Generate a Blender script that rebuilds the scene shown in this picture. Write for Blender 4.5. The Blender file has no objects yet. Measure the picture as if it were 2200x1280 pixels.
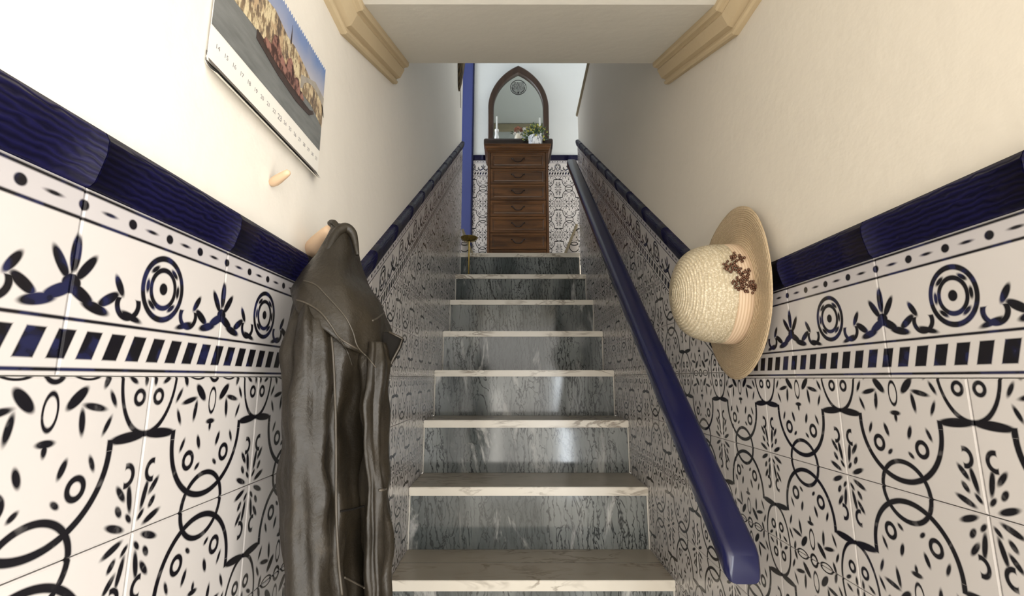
import bpy, bmesh, math, random
from mathutils import Vector, Matrix, noise as mnoise
from mathutils.bvhtree import BVHTree
PI = math.pi; sin, cos = math.sin, math.cos
random.seed(7)
C = bpy.context.scene.collection
SC = bpy.context.scene

# ------------------------------------------------------------------ camera
F, PITCH, YAW, ROLL = 1000.0, 0.1702, 0.0017, -0.0001      # pixels (2200 wide), radians
cd = bpy.data.cameras.new('camera'); cam = bpy.data.objects.new('camera', cd); C.objects.link(cam)
cd.sensor_fit = 'HORIZONTAL'; cd.sensor_width = 36.0; cd.lens = 36.0 * F / 2200.0
cd.clip_start = 0.02
cam.rotation_euler = (PI / 2 + PITCH, 0, -YAW)
SC.camera = cam
# ------------------------------------------------------------------ exposure
vs = SC.view_settings
vs.view_transform = 'Standard'; vs.look = 'None'; vs.gamma = 1.0; vs.use_curve_mapping = False
vs.exposure = 1.2
# ------------------------------------------------------------------ world and lights
wd = bpy.data.worlds.new('world'); SC.world = wd; wd.use_nodes = True
bg = wd.node_tree.nodes['Background']; bg.inputs[0].default_value = (1.0, 0.95, 0.88, 1); bg.inputs[1].default_value = 2.05
def area(name, loc, aim, sx, sy, power, col):
    l = bpy.data.lights.new(name, 'AREA'); l.shape = 'RECTANGLE'; l.size = sx; l.size_y = sy
    l.energy = power; l.color = col
    o = bpy.data.objects.new(name, l); C.objects.link(o); o.location = loc
    d = Vector(aim) - Vector(loc); o.rotation_euler = d.to_track_quat('-Z', 'Y').to_euler()
    return o
area('side_door_light', (1.15, -0.42, -0.20), (-0.34, 0.75, 0.05), 0.30, 0.9, 2.9, (1.0, 0.95, 0.86))
area('door_gap_light', (0.62, -1.75, -0.55), (0.2, 2.0, -0.3), 0.11, 1.2, 5.0, (0.85, 0.93, 1.0))
area('door_side_light', (-0.17, -1.75, -0.6), (0.0, 2.0, -0.3), 0.12, 0.9, 1.2, (1.0, 0.95, 0.85))
area('landing_window', (-1.35, 3.45, 2.1), (0.6, 3.8, 1.6), 0.9, 1.8, 13, (0.86, 0.94, 1.0))
area('upstairs_light', (1.3, 2.9, 3.6), (0.3, 3.3, 1.2), 1.0, 1.0, 6, (0.90, 0.96, 1.0))

# ------------------------------------------------------------------ measures (metres; eye at the origin, Y into the stairs)
XL, XR = -0.3417, 0.4583
D1, RUN, Z1, RISE, LIP = 1.413, 0.2279, -0.5562, 0.197, 0.0283
NLOW, NTOP = -3, 7
ZF = Z1 + (NLOW - 1) * RISE
ZLAND = Z1 + NTOP * RISE
YLAND = D1 + NTOP * RUN
YB, XB0, XB1 = 3.90, -1.4, 2.2
YE = 3.05; ZC = 3.75
PL = 0.008                                                     # tile stands this far off the plaster

def ray(u, v):
    x, y, z = (u - 1100) / F, 1.0, -(v - 640) / F
    c, s = cos(PITCH), sin(PITCH); y, z = c * y - s * z, s * y + c * z
    c, s = cos(YAW), sin(YAW); x, y = c * x + s * y, -s * x + c * y
    return Vector((x, y, z))
def at(u, v, Y):
    d = ray(u, v); return d * (Y / d.y)
def atx(u, v, X):
    d = ray(u, v); return d * (X / d.x)

# ------------------------------------------------------------------ node helper
class NT:
    def __init__(s, name):
        s.m = bpy.data.materials.new(name); s.m.use_nodes = True; s.t = s.m.node_tree
        s.b = s.t.nodes['Principled BSDF']
    def n(s, typ, **kw):
        o = s.t.nodes.new(typ)
        for k, v in kw.items(): setattr(o, k, v)
        return o
    def put(s, sock, v):
        if isinstance(v, bpy.types.NodeSocket): s.t.links.new(v, sock)
        else: sock.default_value = v
    def math(s, op, a, b=0.0, c=0.0, clamp=False):
        o = s.n('ShaderNodeMath', operation=op, use_clamp=clamp)
        s.put(o.inputs[0], a); s.put(o.inputs[1], b); s.put(o.inputs[2], c); return o.outputs[0]
    def vmath(s, op, a, b=(0, 0, 0)):
        o = s.n('ShaderNodeVectorMath', operation=op); s.put(o.inputs[0], a); s.put(o.inputs[1], b)
        return o.outputs['Value'] if op in ('LENGTH', 'DISTANCE', 'DOT_PRODUCT') else o.outputs[0]
    def comb(s, x, y, z=0.0):
        o = s.n('ShaderNodeCombineXYZ'); s.put(o.inputs[0], x); s.put(o.inputs[1], y); s.put(o.inputs[2], z); return o.outputs[0]
    def sep(s, v):
        o = s.n('ShaderNodeSeparateXYZ'); s.put(o.inputs[0], v); return o.outputs
    def tc(s, k): return s.n('ShaderNodeTexCoord').outputs[k]
    def rnd(s): return s.n('ShaderNodeObjectInfo').outputs['Random']
    def mapping(s, v, loc=(0, 0, 0), rot=(0, 0, 0), sc=(1, 1, 1), kind='POINT'):
        o = s.n('ShaderNodeMapping', vector_type=kind); s.put(o.inputs[0], v)
        if kind != 'VECTOR': s.put(o.inputs[1], loc)
        s.put(o.inputs['Rotation'], rot); s.put(o.inputs['Scale'], sc); return o.outputs[0]
    def noise(s, v, scale, detail=3.0, rough=0.55, dist=0.0):
        o = s.n('ShaderNodeTexNoise'); s.put(o.inputs['Vector'], v); o.inputs['Scale'].default_value = scale
        o.inputs['Detail'].default_value = detail; o.inputs['Roughness'].default_value = rough
        o.inputs['Distortion'].default_value = dist; return o.outputs[0]
    def smooth(s, v, a, b, lo=0.0, hi=1.0):
        o = s.n('ShaderNodeMapRange', interpolation_type='SMOOTHSTEP'); s.put(o.inputs[0], v)
        for i, q in enumerate((a, b, lo, hi)): s.put(o.inputs[1 + i], q)
        return o.outputs[0]
    def mix(s, f, a, b):
        o = s.n('ShaderNodeMix', data_type='RGBA'); s.put(o.inputs[0], f)
        s.put(o.inputs[6], a if isinstance(a, bpy.types.NodeSocket) else (*a, 1)); s.put(o.inputs[7], b if isinstance(b, bpy.types.NodeSocket) else (*b, 1))
        return o.outputs[2]
    def out(s, col=None, rough=None, bump=None, bstr=0.3, bdist=0.002, spec=None, metal=None, coat=None):
        if col is not None: s.put(s.b.inputs['Base Color'], col if isinstance(col, bpy.types.NodeSocket) else (*col, 1))
        if rough is not None: s.put(s.b.inputs['Roughness'], rough)
        if spec is not None: s.b.inputs['Specular IOR Level'].default_value = spec
        if metal is not None: s.b.inputs['Metallic'].default_value = metal
        if coat is not None: s.b.inputs['Coat Weight'].default_value = coat; s.b.inputs['Coat Roughness'].default_value = 0.06
        if bump is not None:
            o = s.n('ShaderNodeBump'); o.inputs['Strength'].default_value = bstr; o.inputs['Distance'].default_value = bdist
            s.put(o.inputs['Height'], bump); s.t.links.new(o.outputs[0], s.b.inputs['Normal'])
        return s.m
def plain(name, col, rough=0.5, var=0.06, scale=20, bstr=0.1, bdist=0.001, metal=0.0, spec=0.5, coat=None):
    t = NT(name); v = t.tc('Object'); f = t.noise(v, scale)
    a = tuple(max(0, c * (1 - var)) for c in col); b = tuple(min(1, c * (1 + var)) for c in col)
    return t.out(t.mix(f, a, b), rough, f, bstr, bdist, spec, metal, coat)

# ---------------- pattern primitives (distance chains, negative inside)
class Pat:
    def __init__(s, t, vec): s.t, s.v, s.d = t, vec, None
    def add(s, d): s.d = d if s.d is None else s.t.math('MINIMUM', s.d, d)
    def ell(s, x, y, rx, ry, rot=0.0, ring=None, clip=None):
        t = s.t; q = t.mapping(s.v, (x, y, 0), (0, 0, math.radians(rot)), (rx, ry, 1), 'TEXTURE')
        l = t.vmath('LENGTH', q); r = min(rx, ry) if ring is None else (rx + ry) / 2
        d = t.math('MULTIPLY', t.math('SUBTRACT', l, 1.0), r)
        if ring is not None: d = t.math('SUBTRACT', t.math('ABSOLUTE', d), ring)
        if clip is not None: d = t.math('MAXIMUM', d, clip)
        s.add(d)
    def box(s, x, y, hx, hy, rot=0.0):
        t = s.t; q = t.mapping(s.v, (x, y, 0), (0, 0, math.radians(rot)), (1, 1, 1), 'TEXTURE')
        e = t.sep(t.vmath('SUBTRACT', t.vmath('ABSOLUTE', q), (hx, hy, 0)))
        s.add(t.math('MAXIMUM', e[0], e[1]))

TW, TH = 0.19, 0.142
INK = (0.007, 0.0065, 0.009)
def glaze(t, base=(0.53, 0.505, 0.495)):
    r = t.rnd(); k = t.math('MULTIPLY_ADD', r, 0.12, 0.94)
    return t.vmath('MULTIPLY', t.comb(k, k, k), base)
def field_tile_material():
    t = NT('patterned_field_tile'); uv = t.sep(t.tc('UV'))
    a = t.math('MULTIPLY', t.math('SUBTRACT', TW / 2, t.math('ABSOLUTE', uv[0])), 165 / (TW / 2))
    b = t.math('MULTIPLY', t.math('ADD', uv[1], TH / 2), 233 / TH)
    P = Pat(t, t.comb(a, b))
    P.ell(165, 125, 100, 106, ring=5.2, clip=t.math('SUBTRACT', b, 125.0))       # scalloped bay under the star
    P.box(65, 132, 5.4, 8); P.ell(32, 139, 36, 8, -4)
    P.ell(165, 0, 57, 55, ring=4.8)                                             # link between bays
    P.ell(0, 233, 58, 92, ring=4.0)                                             # oval
    P.ell(165, 233, 13, 13, ring=3.5)
    P.ell(165, 184, 10, 22, ring=2.6); P.ell(116, 233, 22, 10, ring=2.6)
    P.ell(129, 199, 20, 8, -45)
    P.ell(165, 146, 13, 5); P.ell(165, 138, 4, 9)
    P.ell(99, 186, 20, 5, 12); P.ell(117, 168, 5, 18, -8); P.ell(75, 160, 4, 14, 25)
    P.ell(112, 84, 12, 13, ring=4.2); P.ell(136, 112, 5, 13, 20); P.ell(92, 112, 4, 12, -25); P.ell(139, 70, 4, 8, -50)
    P.ell(12, 22, 9, 4, 50); P.ell(36, 14, 19, 5.5, 22); P.ell(15, 50, 5, 22, -12); P.ell(33, 60, 5, 15, -38)
    P.ell(26, 84, 12, 14, ring=4.0, clip=t.math('SUBTRACT', a, 30.0)); P.ell(33, 36, 10, 5, 55)
    P.ell(20, 196, 9, 10, ring=3.5); P.ell(36, 222, 10, 4, 30); P.ell(10, 222, 4, 9, 0)
    P.ell(84, 222, 5, 12, 20); P.ell(70, 196, 4, 13, -30)
    ink = t.smooth(P.d, -1.6, 1.6, 1.0, 0.0)
    br = t.noise(t.tc('UV'), 60, 2); ink = t.math('MULTIPLY', ink, t.smooth(br, 0.2, 0.45, 0.75, 1.0))
    return t.out(t.mix(ink, glaze(t), INK), 0.22, t.noise(t.tc('Object'), 22, 2), 0.10, 0.002)
def border_tile_material():
    t = NT('flowered_border_tile'); uv = t.sep(t.tc('UV'))
    k = 225 / TH
    ax = t.math('MULTIPLY', t.math('ABSOLUTE', uv[0]), 165 / (TW / 2)); y = t.math('MULTIPLY', uv[1], k)   # y from -112 to +112
    P = Pat(t, t.comb(ax, y))
    P.box(80, 107, 120, 2.2); P.box(80, 73, 120, 2.2); P.box(80, -47, 120, 2.2); P.box(80, -105, 120, 2.2)
    P.ell(0, 90, 8, 7); P.ell(80, 90, 8, 7); P.ell(165, 90, 8, 7); P.ell(40, 90, 12, 2.5); P.ell(122, 90, 12, 2.5)
    P.ell(0, 14, 44, 45, ring=4.5); P.ell(0, 14, 27, 28, ring=4); P.ell(0, 14, 9, 9); P.ell(34, 14, 4, 10, 0); P.ell(22, 40, 10, 4, -35); P.ell(22, -12, 10, 4, 35)
    P.ell(68, -18, 20, 18, ring=4.5, clip=t.math('SUBTRACT', y, -10.0)); P.ell(60, -34, 22, 5, 15)
    P.ell(88, 4, 16, 6, 55); P.ell(104, -16, 20, 7, -30); P.ell(124, -30, 24, 7, 12)
    P.ell(165, 30, 8, 24); P.ell(146, 16, 7, 22, 38); P.ell(150, -16, 24, 8, 25); P.ell(165, -6, 14, 12)
    # dashes: slanted parallelograms
    xs = t.math('MULTIPLY', uv[0], 165 / (TW / 2))
    sh = t.math('ADD', xs, t.math('MULTIPLY', t.math('ADD', y, 76), -0.35))
    w = t.math('ABSOLUTE', t.math('SUBTRACT', t.math('MODULO', t.math('ADD', sh, 1650 + 20.6), 41.25), 20.6))
    P.add(t.math('MAXIMUM', t.math('SUBTRACT', w, 12.5), t.math('SUBTRACT', t.math('ABSOLUTE', t.math('ADD', y, 76)), 17)))
    ink = t.smooth(P.d, -1.5, 1.5, 1.0, 0.0)
    base = glaze(t)
    strip = t.math('MULTIPLY', t.math('GREATER_THAN', y, 75.0), t.math('LESS_THAN', y, 105.0))
    base = t.mix(strip, base, t.vmath('MULTIPLY', base, (0.86, 0.86, 0.90)))
    blue = t.noise(t.tc('UV'), 38, 2)
    inkc = t.mix(t.smooth(blue, 0.5, 0.62), INK, (0.013, 0.015, 0.05))
    return t.out(t.mix(ink, base, inkc), 0.22, t.noise(t.tc('Object'), 22, 2), 0.10, 0.002)
def trim_material():
    t = NT('cobalt_relief_trim'); uv = t.tc('UV')
    q = t.mapping(uv, (0, 0, 0), (0, 0, 0.5), (1, 1, 1))
    w = t.n('ShaderNodeTexWave', wave_type='RINGS'); t.put(w.inputs[0], t.mapping(uv, (0.013, 0, 0), (0, 0, 0), (14, 26, 1)))
    w.inputs['Scale'].default_value = 2.2; w.inputs['Distortion'].default_value = 5.0; w.inputs['Detail'].default_value = 1.5
    w.inputs['Detail Scale'].default_value = 1.6
    f = w.outputs[1]
    col = t.mix(f, (0.0025, 0.0022, 0.013), (0.006, 0.0055, 0.036))
    return t.out(col, 0.42, f, 0.35, 0.0025, 0.15)

def plaster(name, col, stain=None):
    t = NT(name); v = t.tc('Object'); f = t.noise(v, 3.0, 4, 0.6); g = t.noise(v, 45, 3)
    c = t.mix(f, tuple(x * 0.96 for x in col), tuple(min(1, x * 1.03) for x in col))
    if stain: c = t.mix(t.smooth(t.noise(v, 7, 5, 0.7), 0.66, 0.80, 0, 0.35), c, stain)
    h = t.math('ADD', t.math('MULTIPLY', f, 1.5), t.math('MULTIPLY', g, 0.25))
    return t.out(c, 0.75, h, 0.35, 0.008, 0.3)
def grey_marble():
    t = NT('grey_green_veined_marble'); v = t.tc('Object'); r = t.rnd()
    off = t.vmath('SCALE', (1.7, 0.3, 2.9), (0, 0, 0)); 
    o = off.node; t.put(o.inputs['Scale'], t.math('MULTIPLY', r, 31.0))
    p = t.vmath('ADD', v, off)
    big = t.noise(t.mapping(p, sc=(1, 1, 0.25)), 4.5, 2, 0.5)
    warp = t.noise(p, 9, 3, 0.6)
    wv = t.vmath('ADD', t.mapping(p, sc=(1, 1, 0.22)), t.vmath('MULTIPLY', t.comb(warp, warp, warp), (0.035, 0, 0)))
    wt = t.n('ShaderNodeTexWave', bands_direction='X'); t.put(wt.inputs[0], t.mapping(p, rot=(0, 0.12, 0), sc=(1, 1, 0.55)))
    for nm, q in (('Scale', 17.0), ('Distortion', 9.0), ('Detail', 3.0), ('Detail Scale', 1.6), ('Detail Roughness', 0.65)): wt.inputs[nm].default_value = q
    patch = t.noise(t.mapping(p, (4, 0, 4), sc=(1, 1, 0.5)), 11, 3, 0.6)
    vein = t.math('MULTIPLY', t.smooth(wt.outputs[1], 0.0, 0.22, 1, 0), t.smooth(patch, 0.36, 0.54, 0.0, 1.0))
    n2 = t.noise(t.mapping(p, (3, 0, 1), (0, 0.25, 0), (1, 1, 0.30)), 17, 4, 0.6, 1.0)
    vein2 = t.smooth(t.math('ABSOLUTE', t.math('SUBTRACT', n2, 0.48)), 0.0, 0.022, 1, 0)
    n3 = t.noise(t.mapping(p, (7, 0, 2), (0, 0.35, 0), (1, 1, 0.28)), 8.0, 5, 0.65, 1.4)
    white = t.smooth(n3, 0.56, 0.70, 0, 0.95)
    fine = t.noise(t.mapping(p, sc=(1, 1, 0.3)), 90, 3)
    base = t.mix(t.smooth(big, 0.36, 0.64), (0.045, 0.055, 0.056), (0.25, 0.265, 0.262))
    base = t.mix(t.math('MULTIPLY', fine, 0.45), base, (0.20, 0.22, 0.22))
    dark = t.math('MULTIPLY', t.math('MAXIMUM', t.math('MULTIPLY', vein, 0.9), vein2), t.smooth(big, 0.30, 0.55, 0.45, 0.95))
    base = t.mix(dark, base, (0.010, 0.013, 0.015))
    base = t.mix(t.math('MULTIPLY', white, t.smooth(warp, 0.35, 0.6, 0.35, 1.0)), base, (0.50, 0.50, 0.49))
    return t.out(base, 0.10, t.noise(p, 6, 2), 0.05, 0.003, 0.38)
def white_marble(name='cream_veined_marble', cols=((0.66, 0.615, 0.535), (0.78, 0.74, 0.665))):
    t = NT(name); v = t.tc('Object'); r = t.rnd()
    off = t.vmath('SCALE', (2.3, 1.3, 0.7)); t.put(off.node.inputs['Scale'], t.math('MULTIPLY', r, 23.0))
    p = t.vmath('ADD', v, off)
    n1 = t.noise(t.mapping(p, rot=(0, 0, 0.16), sc=(0.30, 1, 1.0)), 16, 4, 0.6, 0.8)
    vein = t.math('MULTIPLY', t.smooth(t.math('ABSOLUTE', t.math('SUBTRACT', n1, 0.52)), 0, 0.05, 1, 0), t.smooth(t.noise(p, 5, 2), 0.42, 0.62))
    cl = t.noise(p, 8, 4)
    base = t.mix(cl, *cols)
    base = t.mix(t.math('MULTIPLY', vein, 0.75), base, (0.20, 0.155, 0.11))
    return t.out(base, 0.25, cl, 0.05, 0.002)
def wood(name, a, b, axis=0, rough=0.33, sc=26):
    t = NT(name); v = t.tc('Object'); s = [9.0, 9.0, 9.0]; s[axis] = 0.9
    r = t.math('MULTIPLY', t.rnd(), 13.0)
    n = t.noise(t.vmath('ADD', t.mapping(v, sc=tuple(s)), t.comb(r, r, r)), sc / 9, 5, 0.65, 0.5)
    return t.out(t.mix(t.smooth(n, 0.3, 0.7), a, b), rough, n, 0.12, 0.001)
def leather():
    t = NT('worn_brown_leather'); v = t.tc('Object')
    f = t.noise(v, 9, 5, 0.65); g = t.noise(v, 130, 3, 0.6); w = t.noise(v, 24, 5, 0.7)
    c = t.mix(t.smooth(f, 0.3, 0.7), (0.0085, 0.0064, 0.0038), (0.020, 0.0156, 0.0098))
    c = t.mix(t.smooth(w, 0.60, 0.78, 0, 0.5), c, (0.050, 0.040, 0.027))
    h = t.math('ADD', t.math('MULTIPLY', w, 0.6), t.math('MULTIPLY', g, 0.35))
    return t.out(c, t.smooth(w, 0.3, 0.7, 0.36, 0.52), h, 0.6, 0.004, 0.42)
M = dict(
    field=field_tile_material(), border=border_tile_material(), trim=trim_material(),
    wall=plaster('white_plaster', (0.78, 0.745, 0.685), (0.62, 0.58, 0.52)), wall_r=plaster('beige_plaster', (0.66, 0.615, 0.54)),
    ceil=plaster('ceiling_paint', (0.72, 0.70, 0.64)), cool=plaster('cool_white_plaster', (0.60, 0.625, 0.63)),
    cornice=plaster('tan_cornice_paint', (0.56, 0.45, 0.29)),
    riser=grey_marble(), tread=white_marble(), drab=white_marble('brownish_tread_top_marble', ((0.30, 0.262, 0.212), (0.40, 0.355, 0.29))), grout=plain('pale_grout', (0.62, 0.60, 0.55), 0.8),
    navy=plain('navy_gloss_paint', (0.009, 0.0105, 0.050), 0.22, 0.10, 9, 0.08, 0.002), 
    casing=plain('blue_door_paint', (0.036, 0.048, 0.165), 0.4),
    wood=wood('walnut_drawer_wood', (0.036, 0.0145, 0.0045), (0.115, 0.049, 0.016)),
    wood_v=wood('walnut_upright_wood', (0.032, 0.013, 0.0045), (0.095, 0.040, 0.014), 2),
    dark=wood('dark_stained_wood', (0.010, 0.005, 0.004), (0.028, 0.013, 0.010)),
    frame=wood('mirror_frame_wood', (0.022, 0.011, 0.007), (0.048, 0.025, 0.015), 2),
    iron=plain('dark_bronze_handle', (0.022, 0.015, 0.012), 0.35, metal=0.7),
    brass=plain('aged_brass', (0.42, 0.31, 0.10), 0.25, metal=1.0),
    leather=leather(), piping=plain('worn_light_leather_edge', (0.045, 0.037, 0.027), 0.45, 0.5, 60, 0.3),
    lining=plain('black_lining', (0.009, 0.008, 0.007), 0.9, spec=0.12), peg=plain('pale_beech_wood', (0.62, 0.44, 0.29), 0.5, 0.08, 14),
    stone=plain('beige_stone_cap', (0.36, 0.31, 0.21), 0.5), 
)
g = NT('mirror_glass'); M['glass'] = g.out((0.66, 0.71, 0.69), 0.02, metal=1.0)

# ------------------------------------------------------------------ object helpers
def link(name, me, mat=None, parent=None):
    o = bpy.data.objects.new(name, me); C.objects.link(o)
    if mat is not None and not me.materials: me.materials.append(mat)
    if parent is not None: o.parent = parent
    return o
def tag(o, label, cat, group=None):
    o['label'] = label; o['category'] = cat
    if group: o['group'] = group
    return o
def struct(o, label=None):
    o['kind'] = 'structure'
    if label: o['label'] = label
    return o
def thing(name, loc, label, cat, group=None):
    o = bpy.data.objects.new(name, None); C.objects.link(o); o.location = loc; o.empty_display_size = 0.05
    return tag(o, label, cat, group)
TREAD_TOP = None
def done(bm, name, mat, parent=None, smooth=False, origin=(0, 0, 0)):
    bmesh.ops.recalc_face_normals(bm, faces=bm.faces)
    if any(origin): bmesh.ops.translate(bm, vec=-Vector(origin), verts=bm.verts)
    me = bpy.data.meshes.new(name); bm.to_mesh(me); bm.free()
    if smooth:
        for p in me.polygons: p.use_smooth = True
        if smooth != 'all': 
            me.set_sharp_from_angle(angle=math.radians(40))
    o = link(name, me, mat, parent)
    if any(origin): o.location = origin
    return o
def reloc(o, parent):            # parent at its own location, child's mesh given in world space
    o.parent = parent; o.matrix_parent_inverse = Matrix.Translation(-Vector(parent.location)); return o
def bx(bm, x0, x1, y0, y1, z0, z1, bev=0.0, seg=1):
    vs_ = [bm.verts.new((x, y, z)) for x in (x0, x1) for y in (y0, y1) for z in (z0, z1)]
    fs = [bm.faces.new([vs_[i] for i in q]) for q in ((0, 1, 3, 2), (4, 6, 7, 5), (0, 4, 5, 1), (2, 3, 7, 6), (0, 2, 6, 4), (1, 5, 7, 3))]
    if bev:
        es = list({e for f in fs for e in f.edges})
        bmesh.ops.bevel(bm, geom=es, offset=bev, segments=seg, affect='EDGES', clamp_overlap=True)
def box(name, b, mat, parent=None, bev=0.0, seg=1):
    bm = bmesh.new(); bx(bm, *b, bev, seg); o = done(bm, name, mat, None, bool(seg > 1))
    return reloc(o, parent) if parent else o
def prism(bm, pts, ax, a, b, bev=0.0):          # polygon extruded along an axis; pts in the other two coordinates
    def mk(p, q): 
        l = list(p); l.insert(ax, q); return l
    lo = [bm.verts.new(mk(p, a)) for p in pts]; hi = [bm.verts.new(mk(p, b)) for p in pts]
    n = len(pts); fs = [bm.faces.new(lo), bm.faces.new(hi[::-1])]
    fs += [bm.faces.new([lo[i], hi[i], hi[(i + 1) % n], lo[(i + 1) % n]]) for i in range(n)]
    if bev: bmesh.ops.bevel(bm, geom=list({e for f in fs for e in f.edges}), offset=bev, segments=2, affect='EDGES', clamp_overlap=True)
def rings(bm, loops, cap=True, closed=True):
    V = [[bm.verts.new(p) for p in l] for l in loops]; n = len(V[0])
    for a, b in zip(V, V[1:]):
        for i in range(n if closed else n - 1):
            bm.faces.new([a[i], a[(i + 1) % n], b[(i + 1) % n], b[i]])
    if cap: bm.faces.new(V[0]); bm.faces.new(V[-1][::-1])
    return V
def tube(bm, pts, r, n=8):
    pts = [Vector(p) for p in pts]; L = []
    up = Vector((0.123, 0.2, 0.97))
    for i, p in enumerate(pts):
        d = (pts[min(i + 1, len(pts) - 1)] - pts[max(i - 1, 0)]).normalized()
        u = d.cross(up).normalized(); w = u.cross(d)
        rr = r[i] if isinstance(r, (list, tuple)) else r
        L.append([p + (u * cos(2 * PI * k / n) + w * sin(2 * PI * k / n)) * rr for k in range(n)])
    rings(bm, L)
def lathe(bm, prof, c=(0, 0, 0), n=32, axis='z', cap=True):
    L = []
    for r, h in prof:
        l = []
        for k in range(n):
            a = 2 * PI * k / n; x, y = r * cos(a), r * sin(a)
            p = (x, y, h) if axis == 'z' else (-h, x, y)
            l.append(Vector(p) + Vector(c))
        L.append(l)
    rings(bm, L, cap)
def spline(pts, k=6):
    pts = [Vector(p) for p in pts]; P = [pts[0]] + pts + [pts[-1]]; out = []
    for i in range(1, len(P) - 2):
        a, b, c, d = P[i - 1:i + 3]
        for j in range(k):
            t = j / k; out.append(0.5 * ((2 * b) + (c - a) * t + (2 * a - 5 * b + 4 * c - d) * t * t + (3 * b - a - 3 * c + d) * t ** 3))
    return out + [pts[-1]]

# ================================================================== SETTING
def left_top(y): return max(0.2015, 0.262 + 0.690 * (y - 1.044))
def right_top(y): return max(0.200, 0.322 + 0.713 * (y - 1.162))
bend_l = 1.044 + (0.2015 - 0.262) / 0.690; bend_r = 1.162 + (0.200 - 0.322) / 0.713
YN, YNR = -0.40, 0.20
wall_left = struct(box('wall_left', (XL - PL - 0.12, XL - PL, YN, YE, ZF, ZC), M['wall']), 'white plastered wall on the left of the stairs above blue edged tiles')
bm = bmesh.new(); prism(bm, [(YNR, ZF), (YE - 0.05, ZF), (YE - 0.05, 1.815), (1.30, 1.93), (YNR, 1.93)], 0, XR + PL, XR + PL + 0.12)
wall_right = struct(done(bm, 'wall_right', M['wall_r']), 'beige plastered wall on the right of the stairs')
bm = bmesh.new(); prism(bm, [(YE - 0.035, 1.812), (1.30, 1.927), (1.30, 1.949), (YE - 0.035, 1.834)], 0, XR - 0.004, XR + PL + 0.135, 0.004)
done_c = done(bm, 'wall_coping', M['stone'], wall_right)
wall_back = struct(box('wall_back', (XB0, XB1, YB + PL, YB + 0.14, ZLAND - 0.2, ZC), M['cool']), 'white wall at the back of the upper landing')
struct(box('floor', (-1.3, 1.4, -2.2, D1 + NLOW * RUN + 0.02, ZF - 0.08, ZF), M['tread']), 'pale stone floor at the foot of the stairs')
bm = bmesh.new(); prism(bm, [(-2.2, 0.763), (0.848, 0.763), (1.252, 0.927), (1.252, 1.14), (-2.2, 1.14)], 0, XL - 0.13, XR + 0.14)
struct(done(bm, 'ceiling', M['ceil']), 'low cream ceiling that slopes up over the first steps')
struct(box('ceiling_landing', (XB0, XB1, 1.05, YB + 0.14, ZC, ZC + 0.1), M['cool']))
struct(box('wall_front', (XB0, XB1, 1.10, 1.24, 1.145, ZC), M['cool']), 'wall over the stair opening facing the landing')
struct(box('trim_1', (XB0 + 0.15, XB1 - 0.15, 1.242, 1.30, ZC - 0.11, ZC - 0.01), M['stone']), 'beige band along the top of the wall facing the mirror')
struct(box('wall_left_landing', (XB0 - 0.12, XB0, YE - 1.9, YB + 0.14, ZLAND - 0.2, ZC), M['cool']))
struct(box('wall_right_landing', (XB1, XB1 + 0.12, 1.05, YB + 0.14, ZLAND - 0.2, ZC), M['cool']))
struct(box('floor_landing', (XB0, XB1, YLAND + 0.34, YB + 0.14, ZLAND - 0.10, ZLAND - 0.0005), M['tread']), 'stone floor of the upper landing')
# cornices
prof = [(0, 0.070), (0.010, 0.070), (0.014, 0.066), (0.014, 0.061), (0.0095, 0.057), (0.0105, 0.0535), (0.021, 0.049), (0.032, 0.024), (0.030, 0.019), (0.034, 0.016), (0.041, 0.015), (0.0445, 0.010), (0.0445, 0.0), (0, -0.004)]
def cornice(name, side, label):
    x0, s = (XL - PL, 1) if side == 'l' else (XR + PL, -1)
    bm = bmesh.new()
    loops = [[(x0 + s * o, y, z - d) for o, d in prof] for y, z in ((-0.38, 0.763), (0.848, 0.763), (1.250, 0.926))]
    rings(bm, loops)
    return struct(done(bm, name, M['cornice']), label)
cornice('trim_2', 'l', 'tan moulded cornice along the left edge of the ceiling')
cornice('trim_3', 'r', 'tan moulded cornice along the right edge of the ceiling')

# ---------------- tiles
def clip(poly, a, b, c):        # keep a*u+b*v<=c
    out = []
    for i in range(len(poly)):
        p, q = poly[i], poly[(i + 1) % len(poly)]
        dp, dq = a * p[0] + b * p[1] - c, a * q[0] + b * q[1] - c
        if dp <= 0: out.append(p)
        if (dp < 0 < dq) or (dq < 0 < dp):
            t = dp / (dp - dq); out.append((p[0] + (q[0] - p[0]) * t, p[1] + (q[1] - p[1]) * t))
    return out
def area2(p): return sum(p[i][0] * p[(i + 1) % len(p)][1] - p[(i + 1) % len(p)][0] * p[i][1] for i in range(len(p))) / 2
def inset(p, d):
    n = len(p); out = []
    for i in range(n):
        a, b, c = Vector(p[i - 1]), Vector(p[i]), Vector(p[(i + 1) % n])
        e1, e2 = (b - a), (c - b)
        if e1.length < 1e-6 or e2.length < 1e-6: out.append(tuple(b)); continue
        e1.normalize(); e2.normalize()
        n1, n2 = Vector((-e1.y, e1.x)), Vector((-e2.y, e2.x)); m = n1 + n2
        k = d / max(0.35, (1 + n1.dot(n2)))
        out.append(tuple(b + m * k))
    return out
cache = {}
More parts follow.
